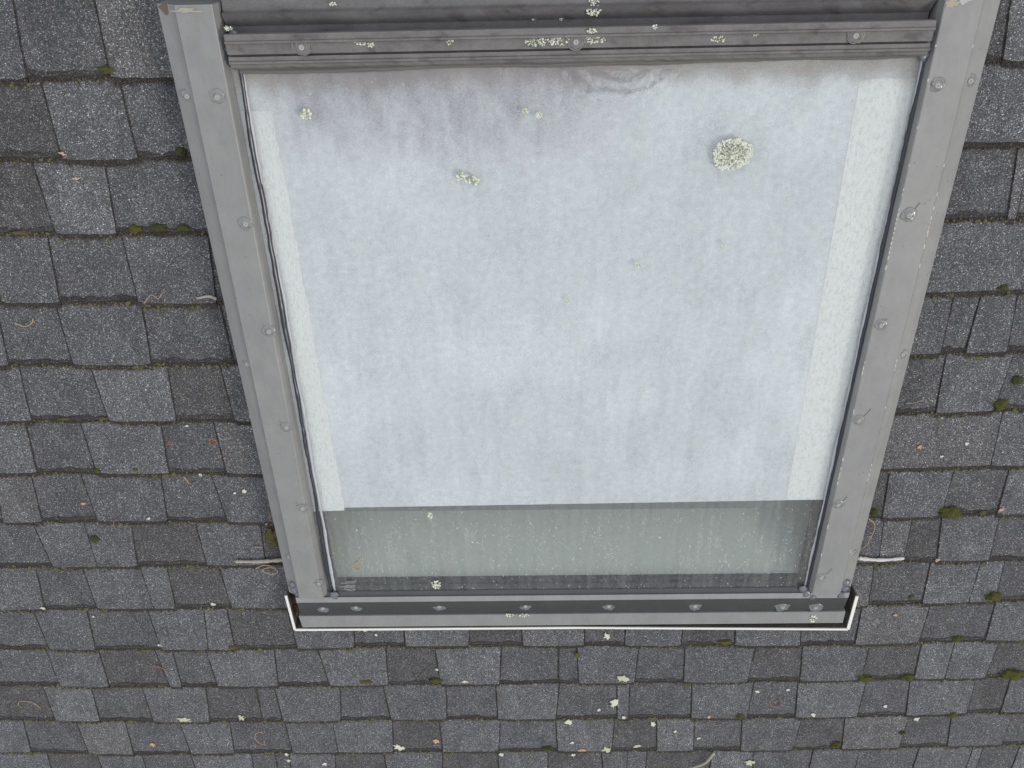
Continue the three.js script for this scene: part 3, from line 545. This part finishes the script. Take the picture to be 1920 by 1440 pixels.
// a crust of small overlapping lobes; outer ones pale, the middle greyer where it is old
function lichen(rx, ry, n, sd, gappy = 0) {
  const list = [], c = new THREE.Color();
  for (let k = 0; k < n; k++) {
    const f = Math.sqrt((k + 0.5) / n), a = k * 2.39996 + rr(-0.25, 0.25), e = 1 + 0.2 * N(Math.cos(a) * 1.5 + sd, Math.sin(a) * 1.5);
    if (gappy && N(Math.cos(a) * f * 3 + sd, Math.sin(a) * f * 3) > 0.28 - gappy * 0.2) continue;
    const s = Math.max(0.0011, Math.min(rx, ry) * rr(1.1, 1.8) / Math.sqrt(n)), g = plain(lobeG.clone());
    g.scale(s * rr(0.8, 1.5), s * rr(0.35, 0.7), s * rr(0.7, 1.1)).rotateY(-a + rr(-0.5, 0.5)).rotateX(rr(-0.4, 0.4)).translate(Math.cos(a) * f * rx * e, s * rr(0.15, 0.7), Math.sin(a) * f * ry * e);
    const old = f < 0.76 && rnd() < 0.48; c.setRGB(...(old ? [0.37, 0.39, 0.3] : [0.68, 0.71, 0.6])).multiplyScalar(rr(0.8, 1.15));
    const q = g.attributes.position.count, cc = new Float32Array(q * 3); for (let i = 0; i < q; i++) cc.set([c.r, c.g, c.b], i * 3); g.setAttribute('color', new THREE.BufferAttribute(cc, 3)); list.push(g);
  }
  return mergeGeometries(list);
}
const lichenVC = std(col(1, 1, 1), 0.95, { vertexColors: true });
function single(name, geo, mat, label, category, group, u, v, w, turn = 0) {
  const m = new THREE.Mesh(geo, mat); m.name = numbered(name); m.castShadow = m.receiveShadow = true; m.userData = { label, category }; if (group) m.userData.group = group;
  scene.add(m); return onRoof(m, u, v, w, turn);
}
function growLichen(x, y, rx, ry, w, n, label, group, gappy = 0.4) {
  const [sx, sy] = sizeAt(x, y, w), [u, v] = at(x, y, w);
  single('lichen', lichen(rx * sx, ry * sy, n, x * 0.13 + y * 0.07, gappy), lichenVC, label, 'lichen', group, u, v, w);
}
const G = PW + 0.0012, HW = 0.0862;
growLichen(1373, 291, 37, 31, G, 900, 'large round pale green lichen rosette on the upper right of the pane', 'lichens on the pane', 0);
for (const [x, y, r, label] of [
  [573, 214, 10, 'white star-shaped lichen near the upper left corner of the pane'], [985, 208, 5.5, 'left of two tiny lichens near the top middle of the pane'], [1010, 216, 6, 'right of two tiny lichens near the top middle of the pane'],
  [867, 332, 10, 'left lichen of the touching pair left of the pane centre'], [888, 339, 9, 'right lichen of the touching pair left of the pane centre'], [1196, 497, 5, 'tiny ring of lichen right of the pane centre'],
  [1357, 460, 4, 'tiny lichen speck below the large round rosette'], [1065, 566, 3.5, 'tiniest lichen speck at the very middle of the pane'], [806, 966, 5, 'small yellowish lichen ring at the top of the clear green-grey band'], [818, 1096, 8, 'pale green lichen flake on the dark strip at the pane foot']])
  growLichen(x, y, r, r * 0.95, G, Math.round(10 + r * 3), label, 'lichens on the pane');
for (const [x, y, rx, ry, w, label] of [
  [1005, 78, 21, 11, HW, 'left half of the long lichen crust in the middle of the head rail'], [1046, 74, 21, 11, HW, 'right half of the long lichen crust in the middle of the head rail'], [1109, 58, 9, 5, .0912, 'small upper lichen lump right of the middle head rail screw'], [1116, 73, 18, 10, HW, 'lumpy lichen cluster just right of the middle head rail screw'],
  [1113, 19, 14, 10, .062, 'branching lichen on the grey flashing above the head rail'], [1114, 2, 10, 5, .058, 'lichen cut by the top edge of the picture'], [677, 78, 11, 7, HW, 'bright lichen left of the head rail middle, beside a smaller one'], [694, 83, 6, 6, HW, 'smaller lichen touching the bright one on the left of the head rail'],
  [845, 79, 7, 6, HW, 'lone small lichen between the left screw and the long crust'], [434, 28, 11, 8, .05, 'pale lichen in the upper left corner beside the side rail'], [422, 33, 5, 5, .05, 'small grey lichen squeezed against the left side rail'], [501, 34, 5, 7, .05, 'upright lichen on the flashing above the left screw'], [517, 41, 7, 3, .05, 'flat strip of lichen above the left head rail screw'],
  [624, 8, 6, 4, .06, 'lichen dot high on the flashing, left of centre'], [1348, 73, 15, 6, HW, 'wide comb-like lichen on the right half of the head rail'], [1418, 61, 8, 6, HW, 'tufted lichen right of the comb-like one'], [1228, 50, 4.5, 4, .0885, 'tiny ring-like lichen on the top edge of the head rail'], [1002, 33, 5, 5, .05, 'tiny lichen at the gap above the long crust'], [1052, 34, 4, 4, .05, 'tiny lichen above the middle screw'],
  [428, 53, 8, 5, .075, 'brownish lichen at the left end of the head rail'],
  [877, 1130, 8, 2.5, .06, 'left of three thin lichen streaks on the foot rail'], [909, 1130, 14, 3, .06, 'longest of three thin lichen streaks on the foot rail'], [934, 1131, 8, 3, .06, 'right of three thin lichen streaks on the foot rail'], [935, 1137, 9, 3, .051, 'lichen scrap low on the foot rail under the streaks'], [866, 1137, 6, 2, .051, 'pale chip of lichen low on the left of the foot rail'], [1058, 1138, 8, 4, .05, 'isolated lichen lump near the middle of the foot rail'], [1129, 1133, 5, 5, .055, 'lichen clinging left of a foot rail screw'], [1182, 1134, 10, 3.5, .053, 'yellowish lichen right of the middle of the foot rail'],
  [955, 1153, 8, 3, .0565, 'left lichen scrap on the upper edge of the drip lip'], [982, 1153, 9, 3, .0565, 'right lichen scrap on the upper edge of the drip lip'], [1524, 1160, 6.5, 6.5, .0565, 'small white star-shaped lichen at the right end of the drip lip']])
  growLichen(x, y, rx, ry, w, Math.round(14 + rx * ry * 0.35), label, 'lichens on the frame', 0.5);

// moss cushions in the creases
const mossMat = [[0.12, 0.125, 0.025], [0.085, 0.095, 0.028], [0.16, 0.145, 0.05]];
const mossVC = std(col(1, 1, 1), 1, { vertexColors: true });
const bladeG = new THREE.ConeGeometry(0.0009, 0.006, 3).toNonIndexed();
const dye = (g, c, k) => { const n = g.attributes.position.count, a = new Float32Array(n * 3); for (let i = 0; i < n; i++) a.set([c[0] * k, c[1] * k, c[2] * k], i * 3); g.setAttribute('color', new THREE.BufferAttribute(a, 3)); return g; };
function moss(rx, ry, h, sd, tint) {
  const dome = dye(plain(lump(1, 1, sd, 3, 0.55)), tint, 0.6); dome.scale(rx, h, ry); const p = dome.attributes.position, n = dome.attributes.normal, list = [dome];
  const count = Math.round(clamp(rx * ry * 2600000, 120, 900)), m = new THREE.Matrix4(), q = new THREE.Quaternion(), up = new THREE.Vector3(0, 1, 0), a = new THREE.Vector3(), b = new THREE.Vector3();
  for (let i = 0; i < count; i++) { const k = Math.floor(rnd() * p.count); a.fromBufferAttribute(p, k); if (a.y < 0) continue; b.fromBufferAttribute(n, k).add(new THREE.Vector3(rr(-0.8, 0.8), rr(0, 0.5), rr(-0.8, 0.8))).normalize(); q.setFromUnitVectors(up, b); const z = rr(0.5, 1.2) * clamp(Math.min(rx, ry) / 0.012, 0.45, 1); m.compose(a, q, new THREE.Vector3(z, z, z)); list.push(dye(bladeG.clone().applyMatrix4(m), tint, rr(0.6, 1.5))); }
  return mergeGeometries(list);
}
for (const [x, y, rx, ry, label, mi] of [
  [200, 131, 16, 9, 'round moss cushion in the crease nearest the upper left corner', 0], [338, 285, 13, 9, 'moss tuft against the left side rail, second crease down'], [253, 429, 14, 8, 'leftmost and roundest of three moss cushions in a row left of the frame', 0], [297, 427, 17, 9, 'middle of three moss cushions in a row left of the frame'], [343, 428, 14, 8, 'rightmost of three moss cushions in a row left of the frame'],
  [38, 437, 18, 5, 'yellowish moss smear at the left edge of the picture', 2], [512, 1006, 15, 19, 'bright moss patch beside the lower left side rail', 2], [183, 882, 8, 5, 'small moss knob left, above a paler shingle', 0], [255, 880, 6, 4, 'tiny moss knob right of a slightly larger one, left side', 0], [177, 1010, 9, 6, 'dark moss button in the joint between two shingles, lower left'],
  [1875, 758, 16, 11, 'smooth olive moss cushion by the right edge of the picture', 0], [1908, 713, 11, 9, 'dark brown-green moss disc cut by the right edge', 1], [1781, 961, 22, 11, 'wide flat moss pad right of the frame', 0], [1842, 962, 8, 5, 'small moss bead right of the wide flat pad', 2], [1637, 960, 10, 7, 'moss tuft touching the lower right side rail', 1],
  [1862, 1117, 17, 9, 'high moss cushion right of the apron corner, near the right edge', 0], [1709, 1120, 5, 4, 'tiny pale moss bead right of the apron fin', 2], [1622, 1271, 16, 6, 'left of two moss cushions two courses below the apron, right side', 0], [1702, 1270, 13, 6, 'right of two moss cushions two courses below the apron, right side', 0], [1897, 1263, 24, 9, 'large moss cushion low on the right edge of the picture', 0],
  [1692, 1374, 6, 4, 'dark moss dot at a joint near the lower right corner', 1], [1568, 1396, 9, 6, 'moss tuft in the lowest crease on the right', 0], [1786, 1340, 11, 5, 'moss pad in the joint above the lower right corner', 0], [687, 1278, 15, 4, 'flat yellow moss strip below the left half of the apron', 2], [818, 1276, 14, 5, 'moss wedge at the foot of a darker shingle below the apron', 0],
  [1081, 1228, 5, 6, 'small moss spot in an upright joint below the apron middle', 2], [1027, 1403, 10, 4, 'flat moss in the lowest crease near the middle', 1], [1387, 1342, 10, 4.5, 'round-ended moss pad right of the bottom middle', 0], [1360, 1204, 14, 4.5, 'lumpy grey-green moss just under the apron, right of centre', 2], [1794, 1197, 10, 5, 'moss knob on the course level with the apron, far right', 0], [1881, 539, 12, 6, 'low moss cushion at the right edge, upper half', 1], [120, 786, 14, 3, 'thin moss strip along a crease on the left side', 2], [195, 785, 11, 3, 'short moss strip right of a thin one on the left side', 2], [437, 1213, 10, 4, 'clump of crumbly moss left of the apron corner', 2]]) {
  const [u, v] = at(x, y, 0.006), [sx, sy] = sizeAt(x, y, 0.006);
  single('moss_cushion', moss(rx * sx * 0.85, ry * sy * 0.8, Math.min(rx * sx, ry * sy * 1.3) * 0.65, x, mossMat[mi ?? 1]), mossVC, label, 'moss', 'moss cushions in the shingle creases', u, v, 0.005);
}
{ // crumbs of moss and grit along the creases
  const bits = { moss: [], grit: [] }, ico = plain(new THREE.IcosahedronGeometry(1, 0));
  for (const t of tabs) {
    if (!t.inView && (Math.abs(t.BL[0]) > 2.4 || t.k < -5 || t.k > 19)) continue;
    const len = Math.hypot(t.BR[0] - t.BL[0], t.BR[1] - t.BL[1]), n = Math.round(len * (t.inView ? 620 : 160));
    for (let i = 0; i < n; i++) {
      const s = rnd(), p = tabPoint(t, s, 1), low = 0.5 + 0.5 * fbm(p[0] * 3, t.k * 1.7, 6) + (t.k > 7 ? 0.16 : -0.12), mo = rnd() < low * 0.62, r = mo ? rr(0.0012, 0.0036) * (0.7 + 0.6 * rnd()) : rr(0.0009, 0.0022);
      if (mo && fbm(p[0] * 9, t.k * 3, 2) < -0.02) continue;
      const g = ico.clone(); g.scale(r * rr(0.8, 1.8), r * rr(0.6, 1), r * rr(0.6, 1.1)).rotateY(rr(0, 3)).translate(...L(p[0], p[1] - rr(0.002, t.kind === 'R' ? 0.0145 : 0.012), 0.003 + r * 0.3)); bits[mo ? 'moss' : 'grit'].push(g);
    }
  }
  for (const [name, list, mat, label, cat] of [['moss_crumbs', bits.moss, std(col(0.12, 0.115, 0.055), 1), 'crumbly olive moss lining the shingle creases', 'moss'], ['grit', bits.grit, std(col(0.075, 0.062, 0.048), 1), 'brown and grey grit lodged in the shingle creases', 'grit']]) {
    const m = new THREE.Mesh(mergeGeometries(list), mat); m.name = name; m.castShadow = m.receiveShadow = true; m.userData = { label, category: cat, kind: 'stuff' }; scene.add(m); onRoof(m, 0, 0, 0);
  }
}
// flakes: thin, ragged, slightly cupped
function flake(rx, ry, sd, lobes = 0.35, cup = 0.25) {
  const n = 18, P = [[0, 0.0016, 0]], ix = [];
  for (const k of [0.55, 1]) for (let i = 0; i < n; i++) { const a = i / n * 6.2832, e = 1 + (k === 1 ? lobes * (N(Math.cos(a) * 2.2 + sd, Math.sin(a) * 2.2) * 1.2 + 0.7 * N(Math.cos(a) * 5 + sd, Math.sin(a) * 5)) : 0); P.push([Math.cos(a) * rx * k * e, 0.0015 + cup * Math.min(rx, ry) * k * k * (0.5 + N(Math.cos(a) + sd, Math.sin(a), 3)), Math.sin(a) * ry * k * e]); }
  for (let i = 0; i < n; i++) P.push([P[1 + n + i][0] * 0.96, 0.0002, P[1 + n + i][2] * 0.96]);
  for (let i = 0; i < n; i++) { const j = (i + 1) % n; ix.push(0, 1 + j, 1 + i, 1 + i, 1 + j, 1 + n + j, 1 + i, 1 + n + j, 1 + n + i, 1 + n + i, 1 + n + j, 1 + 2 * n + j, 1 + n + i, 1 + 2 * n + j, 1 + 2 * n + i); }
  return poly(P, ix, null, true);
}
const palF = { w: std(col(0.62, 0.62, 0.53), 0.95), g: std(col(0.5, 0.52, 0.37), 0.95), t: std(col(0.5, 0.34, 0.2), 0.85), p: std(col(0.5, 0.33, 0.27), 0.9), b: std(col(0.16, 0.08, 0.045), 0.9) };
for (const [x, y, rx, ry, c, label] of [
  [1138, 1193, 7, 6, 'w', 'white lichen flake just below the middle of the apron rim'], [1168, 1271, 13, 6, 'g', 'broad pale green flake in the crease below the apron, right of centre'], [1153, 1318, 8, 8, 'w', 'branching white flake below the broad pale green one'], [1123, 1332, 4, 3, 'w', 'small white chip left of the branching flake'], [1169, 1344, 4, 3, 'w', 'white crumb in the crease under the branching flake'], [1225, 1359, 5, 5, 'w', 'two-lobed white chip right of the bottom centre'],
  [452, 1345, 7, 5, 'g', 'yellowish flake in the crease left of the bottom centre'], [748, 1401, 12, 5, 'w', 'large winged white flake in the lowest crease, left of centre'], [817, 1390, 6, 4, 't', 'tan husk right of the large winged flake'], [347, 1348, 14, 4, 'g', 'long pale flake lying in a crease, lower left'], [1065, 1355, 8, 5, 'w', 'white flake at the top of a shingle below the middle'], [1073, 1392, 4, 2.5, 'w', 'tiny white chip in the middle of a shingle near the bottom'], [872, 1277, 6, 2, 'w', 'thin white sliver in the crease below the apron'], [819, 1256, 3, 2, 'w', 'tiny white sliver beside the moss wedge'],
  [1195, 1399, 8, 3, 'g', 'oval greenish flake in the lowest crease'], [1137, 1404, 9, 5, 'g', 'frayed greenish flake left of the oval one in the lowest crease'], [1092, 1405, 9, 3, 't', 'tan scale in the lowest crease at the middle'], [1406, 1430, 9, 6, 'g', 'pale green curled leaf at the bottom edge, right of centre'], [1310, 1385, 5, 2, 'w', 'small white dash on a shingle, bottom right of centre'], [1266, 1372, 3, 3, 'w', 'white crumb right of the two-lobed chip'], [1420, 1298, 5, 2.5, 'w', 'white chip on the dark shingle two courses below the apron'],
  [1719, 1350, 7, 3.5, 'w', 'bright white oval seed near the lower right corner'], [1524, 1339, 4, 4, 'w', 'white crumb in the crease near the lower right'], [1660, 1325, 4, 3, 'w', 'white chip on a recessed shingle, lower right'], [1478, 1295, 4, 2.5, 'w', 'white seed above the rusty curl, lower right'], [684, 1182, 6, 3, 'w', 'pale chip tucked under the left half of the apron rim'], [705, 1191, 3, 2.5, 'w', 'round white dot under the left half of the apron rim'],
  [537, 1417, 4, 4, 'w', 'upper of two white dots at the bottom, left of centre'], [541, 1428, 4, 3, 'w', 'lower of two white dots at the bottom, left of centre'], [609, 1433, 6, 3, 'w', 'white sliver at the bottom edge, left of centre'], [940, 1416, 5, 3, 'w', 'white seed at the bottom edge near the middle'], [1075, 1417, 5, 2.5, 'w', 'white seed at the bottom edge, right of the middle'], [458, 921, 5, 5, 'w', 'white broken flake left of the frame, lower half'], [375, 892, 4, 3, 'w', 'small white chip in a joint left of the frame'], [280, 971, 5, 2, 'w', 'pale sliver on a crease left of the frame'],
  [81, 1139, 6, 2.5, 'w', 'white flake in a crease at the far left'], [399, 1133, 6, 3, 'w', 'curled white flake in the mossy crease left of the apron'], [299, 1210, 4, 2, 'w', 'white crumb in the mossy crease, lower left'], [174, 1158, 3, 2, 'w', 'tiny tan-white chip beside a joint, lower left'], [1812, 832, 4, 3, 'w', 'white speck on the big shingle right of the frame'], [1765, 855, 4, 2, 'w', 'faint pale chip near the foot of the big shingle right of the frame'], [1679, 1154, 5, 2.5, 't', 'tan chip on the shingle right of the apron corner'],
  [1757, 1050, 5, 3, 'p', 'pinkish chip in the crease right of the white stick'], [1876, 955, 5, 4, 'p', 'pinkish crumb right of the small moss bead'], [1724, 838, 5, 4, 't', 'brown insect-like scrap on the big shingle right of the frame'], [156, 945, 5, 3, 't', 'small tan leaf scrap left, lower half'], [286, 1397, 5, 4, 't', 'orange-tan leaf scrap near the lower left corner'], [118, 287, 8, 3, 'p', 'red and cream petal in the crease, upper left'], [142, 335, 8, 3, 'p', 'bent pink petal on the third course, upper left'],
  [1329, 1343, 4, 3, 't', 'tan crumb in the crease left of the round-ended moss pad'], [350, 800, 4, 2, 'w', 'faint pale chip under a crease, left of the frame'], [440, 925, 4, 2, 'w', 'pale crumb beside the broken white flake'], [498, 982, 6, 3, 'w', 'white shred against the lower left side rail']]) {
  const w0 = 0.006, [u, v] = at(x, y, w0), w = roofW(u, v) + 0.0012, [sx, sy] = sizeAt(x, y, w0);
  single('flake', flake(rx * sx * 0.8, ry * sy * 0.8, x * 0.11, 0.7), palF[c], label, 'flake', 'flakes and chips lying on the shingles', u, v, w, rr(-0.4, 0.4));
}
// twigs, needles and curls: tapered tubes resting on what lies below
function stick(pts, r0, r1, mat, label, name, cat, w = 0.011, lumpy = 0.2, open = true) {
  const q = pts.map(([x, y, dw]) => { const [u, v] = at(x, y, w); return [u, v, w + (dw ?? 0)]; }), o = q[0];
  const curve = new THREE.CatmullRomCurve3(q.map(p => new THREE.Vector3(...L(p[0] - o[0], p[1] - o[1], p[2] - o[2]))), !open), n = Math.max(14, pts.length * 7), g = new THREE.TubeGeometry(curve, n, 1, 6, false), P = g.attributes.position;
  for (let i = 0; i <= n; i++) { const c = curve.getPointAt(Math.min(1, i / n)), s = lerp(r0, r1, i / n) * (1 + lumpy * N(i * 0.6, pts[0][0])); for (let j = 0; j <= 6; j++) { const k = i * 7 + j; P.setXYZ(k, c.x + (P.getX(k) - c.x) * s, c.y + (P.getY(k) - c.y) * s, c.z + (P.getZ(k) - c.z) * s); } }
  g.computeVertexNormals();
  const ends = [plain(new THREE.SphereGeometry(r0, 6, 4)), plain(new THREE.SphereGeometry(r1, 6, 4).translate(...curve.getPointAt(1).toArray()))];
  single(name, mergeGeometries([plain(g), ...ends]), mat, label, cat, undefined, ...o);
}
const bark = std(col(0.42, 0.38, 0.33), 0.9), pale = std(col(0.72, 0.7, 0.66), 0.85), straw = std(col(0.46, 0.33, 0.19), 0.85), rust = std(col(0.36, 0.17, 0.09), 0.9), darkTwig = std(col(0.18, 0.16, 0.14), 0.9);
stick([[444, 1053], [486, 1053], [531, 1050]], 0.0042, 0.0046, bark, 'flat grey-brown stick poking out under the left side rail', 'twig', 'twig', 0.012, 0.45);
stick([[1611, 1047], [1650, 1050], [1693, 1047]], 0.0046, 0.0036, pale, 'white peeled stick poking out under the right side rail', 'twig', 'twig', 0.012, 0.5);
stick([[1629, 972], [1640, 985], [1631, 1011], [1618, 1028], [1598, 1036]], 0.0013, 0.001, straw, 'thin bent pale twig beside the lower right side rail', 'twig', 'twig', 0.016, 0.2);
stick([[370, 559], [394, 556], [404, 560]], 0.002, 0.0035, bark, 'short knobbed twig in a crease at the left side rail', 'twig', 'twig', 0.012);
stick([[1296, 1441], [1322, 1431], [1338, 1413]], 0.0028, 0.0042, bark, 'grey branching twig at the bottom edge, right of centre', 'twig', 'twig', 0.013);
stick([[494, 1375], [484, 1373], [478, 1381], [484, 1392], [494, 1396], [497, 1389]], 0.0009, 0.0007, straw, 'thin C-shaped tan curl near the bottom left', 'dry_stem', 'stem', 0.011);
stick([[1450, 1308], [1444, 1318], [1450, 1325], [1463, 1326], [1467, 1317], [1461, 1310]], 0.001, 0.0007, rust, 'rust-coloured curl on a dark shingle, lower right', 'dry_stem', 'stem', 0.009);
stick([[34, 1323], [36, 1316], [46, 1315], [62, 1318], [76, 1328]], 0.001, 0.0007, straw, 'hooked tan stem near the lower left corner', 'dry_stem', 'stem', 0.009);
stick([[288, 1250], [302, 1252], [315, 1262]], 0.0012, 0.0008, rust, 'short rusty needle left, below the mossy crease', 'dry_stem', 'stem', 0.009);
stick([[28, 607], [48, 612], [60, 605], [62, 598]], 0.001, 0.0012, straw, 'bent straw-coloured stem on a shingle at the far left', 'dry_stem', 'stem', 0.009);
stick([[480, 1066], [494, 1060], [512, 1063], [521, 1072], [508, 1077], [492, 1070], [505, 1064], [518, 1068]], 0.0012, 0.0009, straw, 'tangled tan stem below the grey-brown stick', 'dry_stem', 'stem', 0.012);
stick([[391, 826], [399, 822], [406, 829], [400, 835], [393, 831], [402, 825]], 0.0011, 0.0009, rust, 'curled brown stem on a recessed shingle left of the frame', 'dry_stem', 'stem', 0.009);
stick([[314, 831], [318, 828], [319, 833], [315, 834]], 0.0009, 0.0008, rust, 'tiny brown ring left of the curled brown stem', 'dry_stem', 'stem', 0.009);
stick([[345, 895], [349, 899], [354, 906]], 0.0016, 0.001, straw, 'short tan needle pointing down-right, left of the frame', 'dry_stem', 'stem', 0.009);
stick([[418, 845], [420, 852]], 0.0013, 0.001, rust, 'short upright brown needle in a joint left of the frame', 'dry_stem', 'stem', 0.009);
stick([[478, 1026], [488, 1026]], 0.0011, 0.0009, straw, 'short straw dash left of the lower left rail', 'dry_stem', 'stem', 0.009);
stick([[213, 976], [214, 988], [217, 991]], 0.001, 0.0007, rust, 'thin brown needle below a mossy crease, left', 'dry_stem', 'stem', 0.009);
stick([[504, 946], [512, 960], [506, 974], [514, 980]], 0.0014, 0.001, rust, 'brown kinked stem pressed against the left side rail', 'dry_stem', 'stem', 0.014);
stick([[1700, 757], [1716, 755], [1732, 749]], 0.0008, 0.0006, straw, 'fine straw on the shingle just right of the frame', 'dry_stem', 'stem', 0.009);
stick([[270, 569], [285, 553], [296, 560], [305, 549]].map(([x, y]) => [x, y]), 0.001, 0.0007, straw, 'fine looping tan stem across a crease left of the frame', 'dry_stem', 'stem', 0.013);
stick([[676, 1046], [672, 1053], [662, 1058], [660, 1064], [668, 1069], [677, 1065], [674, 1058]], 0.0014, 0.0012, std(col(0.5, 0.33, 0.16), 0.9), 'orange-tan curled scrap on the pane near its lower left corner', 'dry_stem', 'stem', PW + 0.0022);
stick([[1605, 873 + 60], [1602, 925], [1606, 915]], 0.0009, 0.0007, rust, 'thin rusty stem beside the lower right side rail', 'dry_stem', 'stem', 0.012);
for (const [x, y, sx, sy] of [[552, 1125, 4, 7], [554, 1138, 4, 8], [556, 1152, 4, 8]]) {
  const w = 0.014, [u, v] = at(x, y, w), [a, b] = sizeAt(x, y, w);
  single('leaf_litter', lump(1, 0.7, x + y, 3, 0.9).scale(sx * a, 0.006, sy * b), palF.b, ['upper of three clumps of brown leaf litter in the left end of the flashing tray', 'middle of three clumps of brown leaf litter in the left end of the flashing tray', 'lowest of three clumps of brown leaf litter in the left end of the flashing tray'][[1125, 1138, 1152].indexOf(y)], 'leaf litter', 'leaf litter in the flashing tray', u, v, w);
}
renderer.render(scene, camera);
